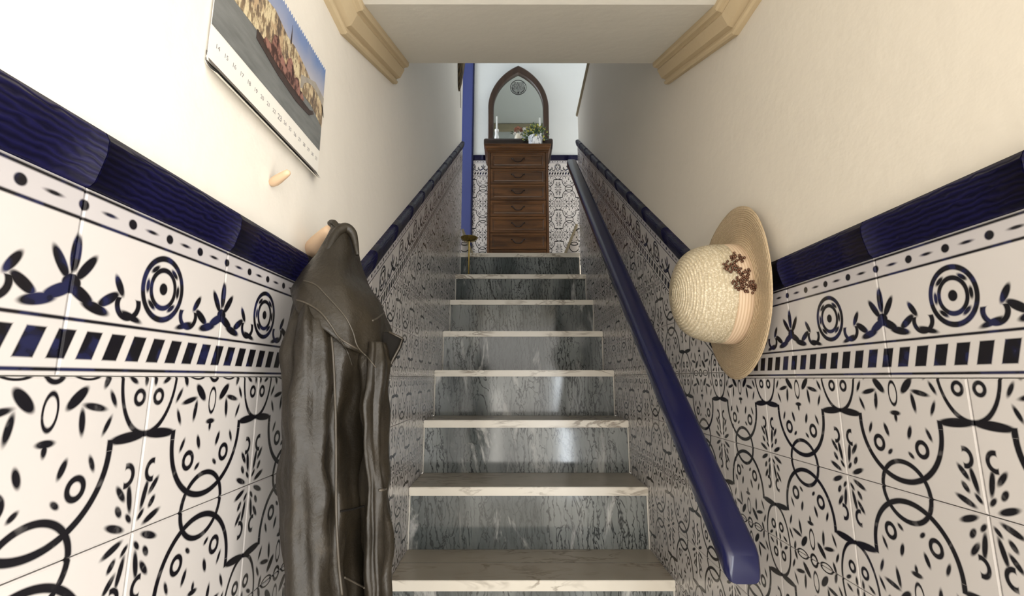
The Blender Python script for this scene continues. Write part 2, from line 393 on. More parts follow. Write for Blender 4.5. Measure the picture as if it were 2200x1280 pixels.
def tile_mesh(key, poly, uvf, thick=PL, gap=0.0011, cham=0.0016, name='tile'):
    if key is not None and key in cache: return cache[key]
    if area2(poly) < 0: poly = poly[::-1]
    p1 = inset(poly, gap / 2); p2 = inset(poly, gap / 2 + cham); n = len(poly)
    V = [(x, y, 0) for x, y in p1] + [(x, y, thick - 0.0008) for x, y in p1] + [(x, y, thick) for x, y in p2]
    Fc = [list(range(2 * n, 3 * n))]
    for i in range(n):
        j = (i + 1) % n
        Fc += [[i, j, n + j, n + i], [n + i, n + j, 2 * n + j, 2 * n + i]]
    me = bpy.data.meshes.new(name); me.from_pydata(V, [], Fc); me.update()
    uv = me.uv_layers.new(name='UVMap')
    for l in me.loops:
        x, y, z = V[l.vertex_index]; uv.data[l.index].uv = uvf(x, y)
    if key is not None: cache[key] = me
    return me
def frame(side):                # matrix from wall coordinates (u, v, out) to world; u grows to the right as one faces the wall
    if side == 'l': return Matrix(((0, 0, 1, XL - PL), (1, 0, 0, 0), (0, 1, 0, 0), (0, 0, 0, 1)))
    if side == 'r': return Matrix(((0, 0, -1, XR + PL), (-1, 0, 0, 0), (0, 1, 0, 0), (0, 0, 0, 1)))
    return Matrix(((1, 0, 0, 0), (0, 0, -1, YB + PL), (0, 1, 0, 0), (0, 0, 0, 1)))
ZT, ZB = 0.050, 0.150           # trim and border heights
def put(side, me, u, v, mat, parent, name='tile'):
    o = link(name, me, mat, parent); o.matrix_world = frame(side) @ Matrix.Translation((u, v, 0)); return o
jit = random.Random(3)
def dado(side, parent, u0, u1, bend, v_of, slope, cu, cv, hide):
    # field tiles
    i0, i1 = math.floor((u0 - cu) / TW) - 1, math.ceil((u1 - cu) / TW) + 1
    lo = -0.80 if side != 'b' else ZLAND
    for i in range(i0, i1):
        for j in range(math.floor((lo - cv) / TH) - 1, 40):
            x0, y0 = cu + i * TW, cv + j * TH; x1, y1 = x0 + TW, y0 + TH
            full = [(x0, y0), (x1, y0), (x1, y1), (x0, y1)]
            for part in ((0, 1) if bend is not None else (0,)):
                p = clip(clip(full, -1, 0, -u0), 1, 0, u1); p = clip(p, 0, -1, -lo) if p else p
                if bend is not None and p:
                    p = clip(p, 1, 0, bend) if part == 0 else clip(p, -1, 0, -bend)
                if not p: continue
                um = sum(q[0] for q in p) / len(p); s = slope(um)
                p = clip(p, -s, 1, v_of(um) - ZT - ZB - s * um)
                if len(p) < 3 or abs(area2(p)) < 4e-5: continue
                if hide(p): continue
                mx, my = (x0 + x1) / 2, (y0 + y1) / 2
                fl = 1 if j % 2 == 0 else -1
                loc = [(a - mx, b - my) for a, b in p]
                whole = abs(abs(area2(p)) - TW * TH) < 1e-7
                me = tile_mesh(('f', fl) if whole else None, loc, lambda x, y: (x * fl, y * fl))
                put(side, me, mx, my, M['field'], parent)
    # border tiles and trim
    k = math.floor((u0 - cu - TW / 2) / TW) - 1
    edges = [cu + TW / 2 + (k + n) * TW for n in range(int((u1 - u0) / TW) + 5)]
    for a in edges:
        for part in ((0, 1) if bend is not None else (0,)):
            x0, x1 = max(a, u0), min(a + TW, u1)
            if bend is not None: x0, x1 = (x0, min(x1, bend)) if part == 0 else (max(x0, bend), x1)
            if x1 - x0 < 0.006: continue
            um = (x0 + x1) / 2; s = slope(um); vt = v_of(um); mx = a + TW / 2; vm = vt + s * (mx - um) - ZT - ZB / 2
            whole = x1 - x0 > TW - 1e-6
            P = [(x - mx, s * (x - mx) + e) for x, e in ((x0, -ZB / 2), (x1, -ZB / 2), (x1, ZB / 2), (x0, ZB / 2))]
            me = tile_mesh(('b', round(s, 4)) if whole else None, P, lambda x, y: (x, (y - s * x) * TH / ZB), name='border_tile')
            if not hide([(x0, vt - ZT - ZB), (x1, vt - ZT)]): put(side, me, mx, vm, M['border'], parent, 'border_tile')
            # trim: rounded moulding
            key = ('t', round(s, 4)) if whole else None
            if key in cache: me = cache[key]
            else:
                pr = [(0, 0), (0.0, 0.010), (0.004, 0.014), (0.014, 0.017), (0.028, 0.0205), (0.040, 0.0205), (0.047, 0.0165), (ZT, 0.010), (ZT, 0)]
                V, Fc, n = [], [], len(pr); xs = [x0 - mx + 0.0006 + (x1 - x0 - 0.0012) * q / 4 for q in range(5)]
                for x in xs:
                    V += [(x, s * x - ZT / 2 + e, d) for e, d in pr]
                for q in range(4):
                    for e in range(n - 1): Fc.append([q * n + e, (q + 1) * n + e, (q + 1) * n + e + 1, q * n + e + 1])
                Fc += [list(range(n))[::-1], [4 * n + e for e in range(n)]]
                me = bpy.data.meshes.new('trim_tile'); me.from_pydata(V, [], Fc); me.update()
                uv = me.uv_layers.new(name='UVMap')
                for l in me.loops:
                    c = V[l.vertex_index]; uv.data[l.index].uv = (c[0], c[1] - s * c[0])
                for f in me.polygons: f.use_smooth = len(f.vertices) == 4
                if key: cache[key] = me
            put(side, me, mx, vt + s * (mx - um) - ZT / 2, M['trim'], parent, 'trim_tile')
def stair_z(y): return Z1 + math.floor((y - D1) / RUN) * RISE
dado('l', wall_left, 0.15, YE, bend_l, left_top, lambda u: 0.690 if u > bend_l else 0.0, 1.40, -0.137,
     lambda p: max(q[1] for q in p) < min(stair_z(min(q[0] for q in p)), ZLAND) - LIP - 0.002)
dado('r', wall_right, -(YE - 0.05), -YNR, -bend_r, lambda u: right_top(-u), lambda u: -0.713 if u < -bend_r else 0.0, -1.045, -0.130,
     lambda p: max(q[1] for q in p) < min(stair_z(-max(q[0] for q in p)), ZLAND) - LIP - 0.002)
ZDB = 1.972
dado('b', wall_back, -0.345, 1.15, None, lambda u: ZDB, lambda u: 0.0, 0.415, 1.654,
     lambda p: min(q[0] for q in p) > -0.17 and max(q[0] for q in p) < 0.27)

# ---------------- staircase
stairs = thing('staircase', (0, D1, ZF), 'steep marble staircase with grey veined risers and cream treads', 'staircase')
def sbox(name, b, mat, bev=0.0, seg=1):
    c = ((b[0] + b[1]) / 2, (b[2] + b[3]) / 2, (b[4] + b[5]) / 2)
    bm = bmesh.new(); bx(bm, *b, bev, seg)
    o = done(bm, name, mat, None, False, c)
    if name == 'tread':                       # top and back faces take a darker brownish marble, the front lip is cream
        o.data.materials.append(M['drab'])
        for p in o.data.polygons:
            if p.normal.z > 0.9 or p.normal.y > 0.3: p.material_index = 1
    return reloc(o, stairs)
N = 0.010
for k in range(NLOW, NTOP + 1):
    y, z = D1 + k * RUN, Z1 + k * RISE
    y1 = y + RUN + N + 0.006 if k < NTOP else y + 0.34
    e = 0.0004
    if k == 0:
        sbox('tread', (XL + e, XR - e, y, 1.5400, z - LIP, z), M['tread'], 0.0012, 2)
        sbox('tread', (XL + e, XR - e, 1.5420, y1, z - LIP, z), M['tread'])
        sbox('tread_joint', (XL + e, XR - e, 1.5401, 1.5419, z - LIP, z - 0.0002), M['lining'])
    else:
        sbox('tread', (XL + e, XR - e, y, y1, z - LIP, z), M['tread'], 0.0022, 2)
    zb = z - RISE; ry = y + N
    sbox('riser', (XL + 0.005, XR - 0.005, ry, ry + 0.02, zb, z - LIP), M['riser'], 0.0006)
    for x0, x1 in ((XL + e, XL + 0.0046), (XR - 0.0046, XR - e)):
        sbox('grout_line', (x0, x1, ry - 0.0012, ry + 0.02, zb, z - LIP), M['grout'])

# ---------------- tapering tiled wings at the landing edge
def wing(name, pts, label, s):
    y0, y1 = YE + 0.012, YE + 0.075
    mx = sum(p[0] for p in pts) / 3
    t = thing(name, (pts[0][0], y0, ZLAND), label, 'skirting', 'tiled skirting wings at the top step')
    bm = bmesh.new(); prism(bm, [(p[0], p[1]) for p in pts], 1, y0 + 0.004, y1)
    b = reloc(done(bm, 'core', M['stone']), t)
    P = [(p[0] - mx, p[1] - 0.95) for p in pts]
    me = tile_mesh(None, inset(P if area2(P) > 0 else P[::-1], 0.001), lambda x, y: (x, y), 0.004)
    o = link('tile', me, M['field'], None); o.matrix_world = Matrix(((1, 0, 0, mx), (0, 0, -1, y0 + 0.004), (0, 1, 0, 0.95), (0, 0, 0, 1))); reloc(o, t)
    a, c = Vector((pts[0][0], 0, pts[0][1])), Vector((pts[1][0], 0, pts[1][1])); d = (c - a).normalized(); n = Vector((-d.z, 0, d.x)) * s
    bm = bmesh.new(); q = [a, c, c + n * 0.016, a + n * 0.016]
    prism(bm, [(p.x, p.z) for p in q], 1, y0 - 0.012, y1 + 0.006, 0.003)
    reloc(done(bm, 'cap', M['stone']), t)
    return t
wing('skirting_wing', [(0.372, ZLAND + 0.004), (0.458, 1.035), (0.458, ZLAND + 0.004)], 'tiled triangular stair skirting with stone cap right of the top step', 1)
wing('skirting_wing', [(-0.270, ZLAND + 0.004), (-0.3415, 1.000), (-0.3415, ZLAND + 0.004)], 'tiled triangular stair skirting with stone cap left of the top step', -1)

# ---------------- blue door casing on the back wall
door = struct(box('door_1', (-1.15, -0.434, YB - 0.004, YB + 0.006, ZLAND, 2.95), M['casing']), 'blue door beyond the left wall of the stairs')
for nm, b in (('door_frame', (-0.434, -0.349, YB - 0.030, YB + 0.006, ZLAND, 3.03)), ('door_frame', (-1.235, -1.15, YB - 0.030, YB + 0.006, ZLAND, 3.03)),
              ('door_frame', (-1.15, -0.434, YB - 0.030, YB + 0.006, 2.95, 3.03))):
    box(nm, b, M['casing'], door, 0.006, 2)
box('door_stop', (-0.3492, -0.340, YB - 0.018, YB + 0.006, ZLAND, 3.04), M['navy'], door, 0.002)

# ================================================================== THINGS
# ---------------- chest of drawers
CX0, CX1, CY, CZ0, CZ1 = -0.192, 0.301, 3.545, ZLAND, 1.868
chest = thing('chest_of_drawers', ((CX0 + CX1) / 2, CY + 0.16, CZ0), 'tall narrow walnut chest of seven drawers on the landing under the arched mirror', 'chest of drawers')
def cb(name, b, mat, bev=0.0, seg=1, parent=chest): return box(name, b, mat, parent, bev, seg)
cb('carcass', (CX0 + 0.004, CX1 - 0.004, CY + 0.022, YB - 0.030, CZ0 + 0.03, 1.8145), M['wood_v'], 0.002)
for a, b in ((CX0, CX0 + 0.022), (CX1 - 0.022, CX1)):
    cb('corner_post', (a, b, CY, CY + 0.03, CZ0, 1.8145), M['wood_v'], 0.004, 2)
cb('plinth', (CX0 + 0.022, CX1 - 0.022, CY + 0.006, CY + 0.024, CZ0, CZ0 + 0.038), M['wood'], 0.002)
# crown moulding, wider at the top
bm = bmesh.new()
pr = [(0.0, 1.814), (0.003, 1.816), (0.003, 1.826), (0.009, 1.829), (0.010, 1.839), (0.016, 1.842), (0.017, 1.849), (0.023, 1.855), (0.023, 1.858), (0.027, 1.860), (0.027, 1.869)]
loops = []
for o_, z in pr:
    x0, x1, y0, y1 = CX0 - o_, CX1 + o_ * 0.8, CY - o_ * 1.7, YB - 0.030
    loops.append([(x0, y0, z), (x1, y0, z), (x1, y1, z), (x0, y1, z)])
rings(bm, loops); reloc(done(bm, 'crown_moulding', M['wood']), chest)
PITCHZ = 0.1365
for i in range(7):
    zt = 1.8145 - i * PITCHZ; zb = zt - PITCHZ + 0.004
    x0, x1 = CX0 + 0.0235, CX1 - 0.0235
    bm = bmesh.new(); yf = CY + 0.002
    # raised frame around a recessed panel
    def rect(ins, y): return [(x0 + ins, y, zb + ins), (x1 - ins, y, zb + ins), (x1 - ins, y, zt - ins), (x0 + ins, y, zt - ins)]
    rings(bm, [rect(0, CY + 0.021), rect(0, yf + 0.003), rect(0.003, yf), rect(0.017, yf), rect(0.020, yf + 0.006), rect(0.024, yf + 0.009), rect(0.026, yf + 0.009), rect(0.032, yf + 0.006)])
    d = reloc(done(bm, 'drawer', M['wood']), chest)
    hz = (zt + zb) / 2 - 0.004; hx = (CX0 + CX1) / 2
    bm = bmesh.new()
    pts = spline([(hx - 0.052, yf + 0.006, hz + 0.018), (hx - 0.047, yf - 0.010, hz + 0.017), (hx - 0.034, yf - 0.017, hz - 0.002), (hx - 0.018, yf - 0.020, hz - 0.018), (hx + 0.018, yf - 0.020, hz - 0.018), (hx + 0.034, yf - 0.017, hz - 0.002), (hx + 0.047, yf - 0.010, hz + 0.017), (hx + 0.052, yf + 0.006, hz + 0.018)], 4)
    tube(bm, pts, 0.0042, 6)
    for sx in (-1, 1): bmesh.ops.create_uvsphere(bm, u_segments=8, v_segments=6, radius=0.007, matrix=Matrix.Translation((hx + sx * 0.050, yf + 0.002, hz + 0.018)))
    reloc(done(bm, 'handle', M['iron'], None, True), chest)
    hnd = C.objects[-1]; hnd.parent = d; hnd.matrix_parent_inverse = Matrix.Identity(4)

# ---------------- arched mirror on its dark base
mir = thing('arched_mirror', (0.060, YB - 0.04, 1.9835), 'pointed gothic arch mirror in dark wood standing on the chest', 'mirror')
bm = bmesh.new()
loops = []
for ins, z in ((0.012, 1.8685), (0.004, 1.885), (0.0, 1.930), (0.0, 1.962), (0.006, 1.976), (0.016, 1.983)):
    x0, x1, y0, y1 = -0.229 + ins, 0.347 - ins, 3.612 + ins, YB - 0.030
    loops.append([(x0, y0, z), (x1, y0, z), (x1, y1, z), (x0, y1, z)])
rings(bm, loops); reloc(done(bm, 'top_ledge', M['dark']), chest)
MX, MZ0, MZS = 0.0635, 1.9835, 2.385
def arch(hw, apex, zs=MZS, z0=MZ0, n=18):
    R = (hw * hw + (apex - zs) ** 2) / (2 * hw); c = hw - R
    a1 = math.atan2(apex - zs, -c)
    right = [(c + R * cos(a1 * i / n), zs + R * sin(a1 * i / n)) for i in range(n + 1)]
    return [(MX + hw, z0)] + [(MX + x, z) for x, z in right] + [(MX - x, z) for x, z in right[-2::-1]] + [(MX - hw, z0)]
out_, in_ = arch(0.273, 2.815), arch(0.221, 2.732)
mid1, mid2 = arch(0.266, 2.804), arch(0.228, 2.743)
YM = YB - 0.058
bm = bmesh.new()
def loop3(l, y): return [(x, y, z) for x, z in l]
rings(bm, [loop3(out_, YM + 0.03), loop3(out_, YM - 0.006), loop3(mid1, YM - 0.012), loop3(mid2, YM - 0.012), loop3(in_, YM - 0.004), loop3(in_, YM + 0.03)], cap=False, closed=False)
reloc(done(bm, 'frame', M['frame']), mir)
bm = bmesh.new(); prism(bm, arch(0.224, 2.738), 1, YM + 0.010, YM + 0.014); reloc(done(bm, 'glass', M['glass']), mir)
# black openwork roundel fixed on the glass: rings, petals and rows of script strokes
rc = Vector((0.064, YM + 0.007, 2.607)); ink = plain('black_roundel', (0.02, 0.02, 0.022), 0.5); bm = bmesh.new()
def annulus(bm, c, r0, r1, n=40, y0=0.0, y1=0.0025):
    L = [[c + Vector((r * cos(2 * PI * k / n), y, r * sin(2 * PI * k / n))) for k in range(n)] for r, y in ((r0, y1), (r0, y0), (r1, y0), (r1, y1), (r0, y1))]
    rings(bm, L, cap=False)
annulus(bm, rc, 0.069, 0.074)
rr = random.Random(5)
for row in range(7):
    zz = 0.044 - row * 0.0135; half = math.sqrt(max(0, 0.064 ** 2 - zz ** 2)); x = -half + 0.004
    while x < half - 0.006:
        w = rr.uniform(0.004, 0.011)
        bx(bm, rc.x + x, rc.x + x + w, rc.y, rc.y + 0.002, rc.z + zz - 0.0016, rc.z + zz + 0.0016 + rr.uniform(0, 0.003)); 
        if rr.random() < 0.6: bx(bm, rc.x + x, rc.x + x + 0.002, rc.y, rc.y + 0.002, rc.z + zz - 0.005, rc.z + zz + 0.005)
        x += w + 0.003
for k in range(16):
    a = PI + PI * (k + 0.5) / 16 if k < 16 else 0
    c = rc + Vector((cos(a) * 0.058, 0, sin(a) * 0.058))
    bx(bm, c.x - 0.004, c.x + 0.004, c.y, c.y + 0.002, c.z - 0.005, c.z + 0.005, 0.0015)
bx(bm, rc.x - 0.009, rc.x + 0.009, rc.y, rc.y + 0.002, rc.z - 0.062, rc.z - 0.046, 0.003)
o = reloc(done(bm, 'roundel', ink), mir); o['label'] = 'black openwork roundel with rows of script fixed to the glass'

# ---------------- potted plant
pc = Vector((0.198, 3.566, 1.868))
pot = thing('potted_plant', pc, 'small green plant with yellow berries in a white marbled pot on the chest', 'plant')
t = NT('white_grey_marbled_pot'); v = t.tc('Object')
n1 = t.noise(t.mapping(v, rot=(0, 0.3, 0), sc=(1, 1, 0.25)), 38, 3, 0.6, 1.2)
mp = t.out(t.mix(t.smooth(n1, 0.46, 0.60), (0.82, 0.83, 0.85), (0.16, 0.17, 0.20)), 0.25)
bm = bmesh.new(); lathe(bm, [(0.050, 0), (0.056, 0.004), (0.0585, 0.085), (0.058, 0.092), (0.053, 0.092), (0.051, 0.075), (0.0, 0.074)][:-1], pc, 32)
reloc(done(bm, 'pot', mp, None, True), pot)
rr = random.Random(11)
bl, bb = bmesh.new(), bmesh.new()
def leaf(bm, p, d, L, w):
    d = d.normalized(); s = d.cross(Vector((rr.uniform(-1, 1), rr.uniform(-1, 1), rr.uniform(-.3, 1)))).normalized(); up = s.cross(d) * 0.12 * L
    q = [p, p + d * L * 0.4 + s * w + up, p + d * L, p + d * L * 0.4 - s * w + up, p + d * L * 0.45 - up * 0.3]
    vv = [bm.verts.new(x) for x in q]
    for f in ((0, 1, 4), (1, 2, 4), (2, 3, 4), (3, 0, 4)): bm.faces.new([vv[i] for i in f])
for k in range(190):
    a, e = rr.uniform(0, 2 * PI), rr.uniform(-0.35, 1.45); r = rr.uniform(0.03, 0.098)
    d = Vector((cos(a) * cos(e) * 1.05, sin(a) * cos(e) * 0.75, sin(e) * 0.95)); p = pc + Vector((0, 0, 0.10)) + d * r
    leaf(bl, p, d + Vector((rr.uniform(-.6, .6), rr.uniform(-.6, .6), rr.uniform(-.3, .7))), rr.uniform(0.022, 0.036), rr.uniform(0.006, 0.010))
    if k < 62:
        p = pc + Vector((0, 0, 0.10)) + d * rr.uniform(0.07, 0.108)
        bmesh.ops.create_icosphere(bb, subdivisions=1, radius=rr.uniform(0.006, 0.010), matrix=Matrix.Translation(p))
for k in range(14):
    a = rr.uniform(0, 2 * PI); tube(bl, [pc + Vector((0, 0, 0.075)), pc + Vector((cos(a) * 0.03, sin(a) * 0.03, 0.12)), pc + Vector((cos(a) * 0.07, sin(a) * 0.05, 0.16))], 0.0016, 5)
fo = reloc(done(bl, 'foliage', plain('dark_green_leaf', (0.045, 0.085, 0.028), 0.4, 0.6, 60)), pot); fo['kind'] = 'stuff'
be = reloc(done(bb, 'berries', plain('yellow_green_berry', (0.36, 0.34, 0.055), 0.4, 0.35, 25), None, 'all'), pot); be['kind'] = 'stuff'

# ---------------- rose ornament
rc = Vector((0.060, 3.68, 1.9832))
rose = thing('rose_ornament', rc, 'pink artificial rose with white blossom beside the potted plant', 'flower')
rr = random.Random(4)
bm = bmesh.new(); lathe(bm, [(0.030, 0), (0.034, 0.02), (0.030, 0.05), (0.022, 0.066)], rc, 20)
reloc(done(bm, 'holder', plain('cream_ceramic', (0.70, 0.64, 0.52), 0.35), None, True), rose)
bm = bmesh.new()
hc = rc + Vector((0.0, -0.012, 0.100))
for ring, (r, n) in enumerate(((0.008, 3), (0.016, 5), (0.024, 6), (0.031, 7))):
    for k in range(n):
        a = 2 * PI * k / n + ring * 0.7; tdir = Vector((-sin(a), 0, cos(a))); nrm = Vector((cos(a), 0, sin(a)))
        L = []
        for i in range(3):
            yy = 0.006 - i * 0.009 + ring * 0.004; q = r * (0.65 + 0.2 * i)
            L.append([hc + nrm * q + tdir * (w * r * 0.75) + Vector((0, yy + abs(w) * 0.003, 0)) for w in (-1, -0.5, 0, 0.5, 1)])
        V = rings(bm, L, cap=False, closed=False)
reloc(done(bm, 'petals', plain('dusty_pink_petal', (0.46, 0.24, 0.17), 0.6), None, 'all'), rose)
bm = bmesh.new()
for c, s in (((0.052, 0, 0.112), 1), ((0.060, 0.01, 0.085), 1), ((-0.03, -0.01, 0.066), 1), ((0.02, -0.02, 0.06), 1)):
    for k in range(6):
        a = 2 * PI * k / 6; leaf(bm, rc + Vector(c), Vector((cos(a), -0.5, sin(a))), 0.022, 0.008)
reloc(done(bm, 'white_blossom', plain('white_petal', (0.80, 0.78, 0.74), 0.6)), rose)
bm = bmesh.new()
for q in ((-0.03, 0, 0.075), (-0.025, 0, 0.085)): leaf(bm, rc + Vector(q), Vector((-1, -0.1, 0.05)), 0.045, 0.009)
reloc(done(bm, 'leaf', plain('grey_green_leaf', (0.08, 0.11, 0.06), 0.5)), rose)

# ---------------- candlesticks
def candlestick(name, x, y, label):
    c = Vector((x, y, 1.9832)); t = thing(name, c, label, 'candlestick', 'candlesticks in front of the mirror')
    bm = bmesh.new(); lathe(bm, [(0.018, 0), (0.021, 0.006), (0.020, 0.075), (0.014, 0.100), (0.0145, 0.122), (0.018, 0.126), (0.018, 0.146), (0.012, 0.147)], c, 24)
    reloc(done(bm, 'holder', plain('white_glazed_bottle', (0.74, 0.75, 0.74), 0.2), None, True), t)
    bm = bmesh.new(); lathe(bm, [(0.0085, 0.142), (0.008, 0.268), (0.005, 0.272)], c, 16)
    reloc(done(bm, 'candle', plain('pale_grey_wax', (0.55, 0.56, 0.53), 0.5), None, True), t)
    bm = bmesh.new(); tube(bm, [c + Vector((0, 0, 0.270)), c + Vector((0.001, 0, 0.281))], 0.0012, 5); reloc(done(bm, 'wick', M['lining']), t)
candlestick('candlestick', -0.126, 3.745, 'white bottle candlestick with grey candle at the left of the mirror')
candlestick('candlestick', 0.250, 3.765, 'white bottle candlestick with grey candle behind the potted plant')

# ---------------- brass stand on the second step from the top
sc_ = Vector((-0.2655, 2.835, Z1 + 6 * RISE))
st = thing('brass_stand', sc_, 'slim brass pedestal stand with a shallow dish on the second highest step', 'stand')
bm = bmesh.new(); lathe(bm, [(0.028, 0), (0.028, 0.004), (0.012, 0.008), (0.0055, 0.014), (0.0055, 0.216), (0.009, 0.222)], sc_, 20); reloc(done(bm, 'stem', M['brass'], None, True), st)
bm = bmesh.new(); lathe(bm, [(0.010, 0.2215), (0.034, 0.226), (0.048, 0.236), (0.056, 0.248), (0.054, 0.250), (0.044, 0.240), (0.012, 0.231)], sc_, 32); reloc(done(bm, 'dish', M['brass'], None, True), st)

# ---------------- ribbed basket hanging high on the left wall
bc = Vector((XL - PL + 0.001, 2.79, 1.872))
bk = thing('hanging_basket', bc, 'dark ribbed half basket hanging high on the left wall near the landing', 'basket')
bm = bmesh.new(); L = []
for i in range(9):
    s = i / 8; r = 0.020 + 0.085 * s ** 0.8; l = []
    for k in range(29):
        a = -PI / 2 + PI * k / 28; q = r * (1 + 0.06 * cos(k * PI)) ; l.append(bc + Vector((abs(cos(a)) * q * 0.55 + 0.001, sin(a) * q, 0.40 * s)))
    L.append(l)
rings(bm, L); t = NT('dark_wicker'); v = t.tc('Object')
w = t.n('ShaderNodeTexWave', bands_direction='Y'); t.put(w.inputs[0], v); w.inputs['Scale'].default_value = 26; w.inputs['Distortion'].default_value = 1.2
reloc(done(bm, 'body', t.out(t.mix(w.outputs[1], (0.030, 0.018, 0.010), (0.20, 0.14, 0.07)), 0.6, w.outputs[1], 0.5, 0.004)), bk)
bm = bmesh.new(); tube(bm, spline([bc + Vector((0.012, 0.0, 0.004)), bc + Vector((0.012, 0.03, -0.04)), bc + Vector((0.010, 0.05, -0.10))], 5), 0.002, 5)
reloc(done(bm, 'cord', plain('brown_cord', (0.16, 0.12, 0.08), 0.8)), bk)

# ---------------- handrail
RX0, RX1 = 0.330, 0.387; RY0, RY1 = 0.775, 2.600; RS = 0.852
def rail_z(y): return -0.262 + RS * (y - 0.808)
rail = thing('handrail', (RX1, RY0, rail_z(RY0)), 'thick navy blue painted handrail running up the right wall', 'handrail')
bm = bmesh.new()
sec = []
hw, hh = (RX1 - RX0) / 2, 0.026; mx = (RX0 + RX1) / 2
for k in range(24):
    a = 2 * PI * k / 24; e = 0.42
    sec.append((mx + hw * math.copysign(abs(cos(a)) ** e, cos(a)), hh * math.copysign(abs(sin(a)) ** e, sin(a))))
def rsec(y, k=1.0, dz=0.0): return [(mx + (x - mx) * k, y, rail_z(y) + z * k + dz) for x, z in sec]
loops = [rsec(RY0, 0.80), rsec(RY0 + 0.004, 0.93), rsec(RY0 + 0.012, 1.0)] + [rsec(RY0 + 0.02 + (RY1 - RY0 - 0.04) * i / 20) for i in range(21)] + [rsec(RY1 - 0.012, 1.0), rsec(RY1 - 0.004, 0.9), rsec(RY1, 0.72)]
rings(bm, loops); reloc(done(bm, 'rail', M['navy'], None, True), rail)
for y in (1.15, 1.80, 2.40):
    bm = bmesh.new(); z = rail_z(y)
    tube(bm, spline([(0.372, y, z - 0.016), (0.390, y, z - 0.045), (0.425, y, z - 0.105), (XR + 0.003, y, z - 0.185)], 4), 0.006, 8)
    reloc(done(bm, 'bracket', M['navy'], None, True), rail)

# ---------------- straw hat on the right wall
hat_c = Vector((0.448, 0.920, 0.166))
hat = thing('straw_hat', hat_c, 'cream woven straw sun hat with a beige brim hanging on the right wall', 'hat')
def straw(name, a, b, ring):
    t = NT(name); v = t.tc('Object'); s = t.sep(v)
    n = t.noise(v, 170, 2); w = t.n('ShaderNodeTexVoronoi'); t.put(w.inputs['Vector'], v); w.inputs['Scale'].default_value = 260
    f = t.math('MULTIPLY_ADD', w.outputs[0], 0.7, t.math('MULTIPLY', n, 0.5))
    c = t.mix(t.smooth(f, 0.2, 0.75), a, b)
    d = t.vmath('DISTANCE', v, (hat_c.x - 0.132, hat_c.y, hat_c.z)) if ring else t.vmath('DISTANCE', v, tuple(hat_c))
    rg = t.math('SINE', t.math('MULTIPLY', d, 2 * PI / (0.0062 if ring else 0.004)))
    rs = t.math('MULTIPLY', t.math('MULTIPLY_ADD', rg, -0.5, 0.5), t.smooth(d, 0.06, 0.13, 0.75, 0.12) if ring else 0.25)
    c = t.mix(rs, c, tuple(q * 0.62 for q in b))
    return t.out(c, 0.65, t.math('MULTIPLY_ADD', rg, 0.5, f), 0.6, 0.0015)
m_crown = straw('cream_straw', (0.74, 0.675, 0.53), (0.46, 0.385, 0.26), 1); m_brim = straw('tan_straw', (0.58, 0.46, 0.31), (0.46, 0.35, 0.22), 0)
tilt = Matrix.Translation(hat_c) @ Matrix.Rotation(math.radians(-3), 4, 'Z') @ Matrix.Rotation(math.radians(2), 4, 'Y')
bm = bmesh.new(); prof_c = []
base = [(0.0925, 0.000), (0.0925, 0.018), (0.0915, 0.040), (0.088, 0.062), (0.081, 0.084), (0.070, 0.100), (0.054, 0.112), (0.036, 0.119), (0.016, 0.123), (0.002, 0.124)]
sp = spline([(r, h, 0) for r, h in base], 12)
for i, p in enumerate(sp):
    q = 1 + 0.011 * sin(i * PI * 0.5 * 1.0) if i > 14 else 1.0
    prof_c.append((max(0.0012, p.x + (0.0013 * sin(i * PI / 1.5))), p.y))
lathe(bm, prof_c, (0, 0, 0), 72, 'x'); 
for v_ in bm.verts:                              # soft dents and slight oval
    n_ = mnoise.noise(v_.co * 14); v_.co.y *= 1.0; v_.co.z *= 1.06
    v_.co.x += n_ * 0.004; v_.co.z += mnoise.noise(v_.co * 9 + Vector((3, 1, 2))) * 0.005
bmesh.ops.transform(bm, matrix=tilt, verts=bm.verts)
o_crown = reloc(done(bm, 'crown', m_crown, None, 'all'), hat)
bm = bmesh.new(); L = []
for r, h in [(0.088, 0.004), (0.091, 0.001), (0.106, -0.001), (0.122, 0.001), (0.139, 0.003), (0.152, 0.004), (0.159, 0.003), (0.160, 0.001), (0.158, 0.000), (0.139, -0.001), (0.106, -0.004), (0.088, 0.0)]:
    l = []
    for k in range(96):
        a = 2 * PI * k / 96; wv = (0.004 * sin(2 * a + 0.6) + 0.003 * sin(3 * a)) * max(0, (r - 0.1)) / 0.07
        l.append(Vector((-h - max(wv, -0.003), r * cos(a), r * 1.06 * sin(a) + (0.006 if sin(a) > 0 else 0))))
    L.append(l)
rings(bm, L + [L[0]], cap=False)
bmesh.ops.transform(bm, matrix=tilt, verts=bm.verts); o_brim = reloc(done(bm, 'brim', m_brim, None, 'all'), hat)
t = NT('striped_ribbon'); v = t.sep(t.tc('Object'))
wv = t.n('ShaderNodeTexWave', bands_direction='X'); t.put(wv.inputs[0], t.tc('Object')); wv.inputs['Scale'].default_value = 60
bm = bmesh.new(); L = []
for r, h in ((0.0930, 0.001), (0.0945, 0.002), (0.0950, 0.014), (0.0940, 0.028), (0.0910, 0.029)):
    L.append([Vector((-h, r * cos(2 * PI * k / 72), r * 1.06 * sin(2 * PI * k / 72))) for k in range(72)])
rings(bm, L, cap=False); bmesh.ops.transform(bm, matrix=tilt, verts=bm.verts)
reloc(done(bm, 'ribbon', t.out(t.mix(wv.outputs[1], (0.50, 0.36, 0.24), (0.66, 0.52, 0.38)), 0.7), None, 'all'), hat)
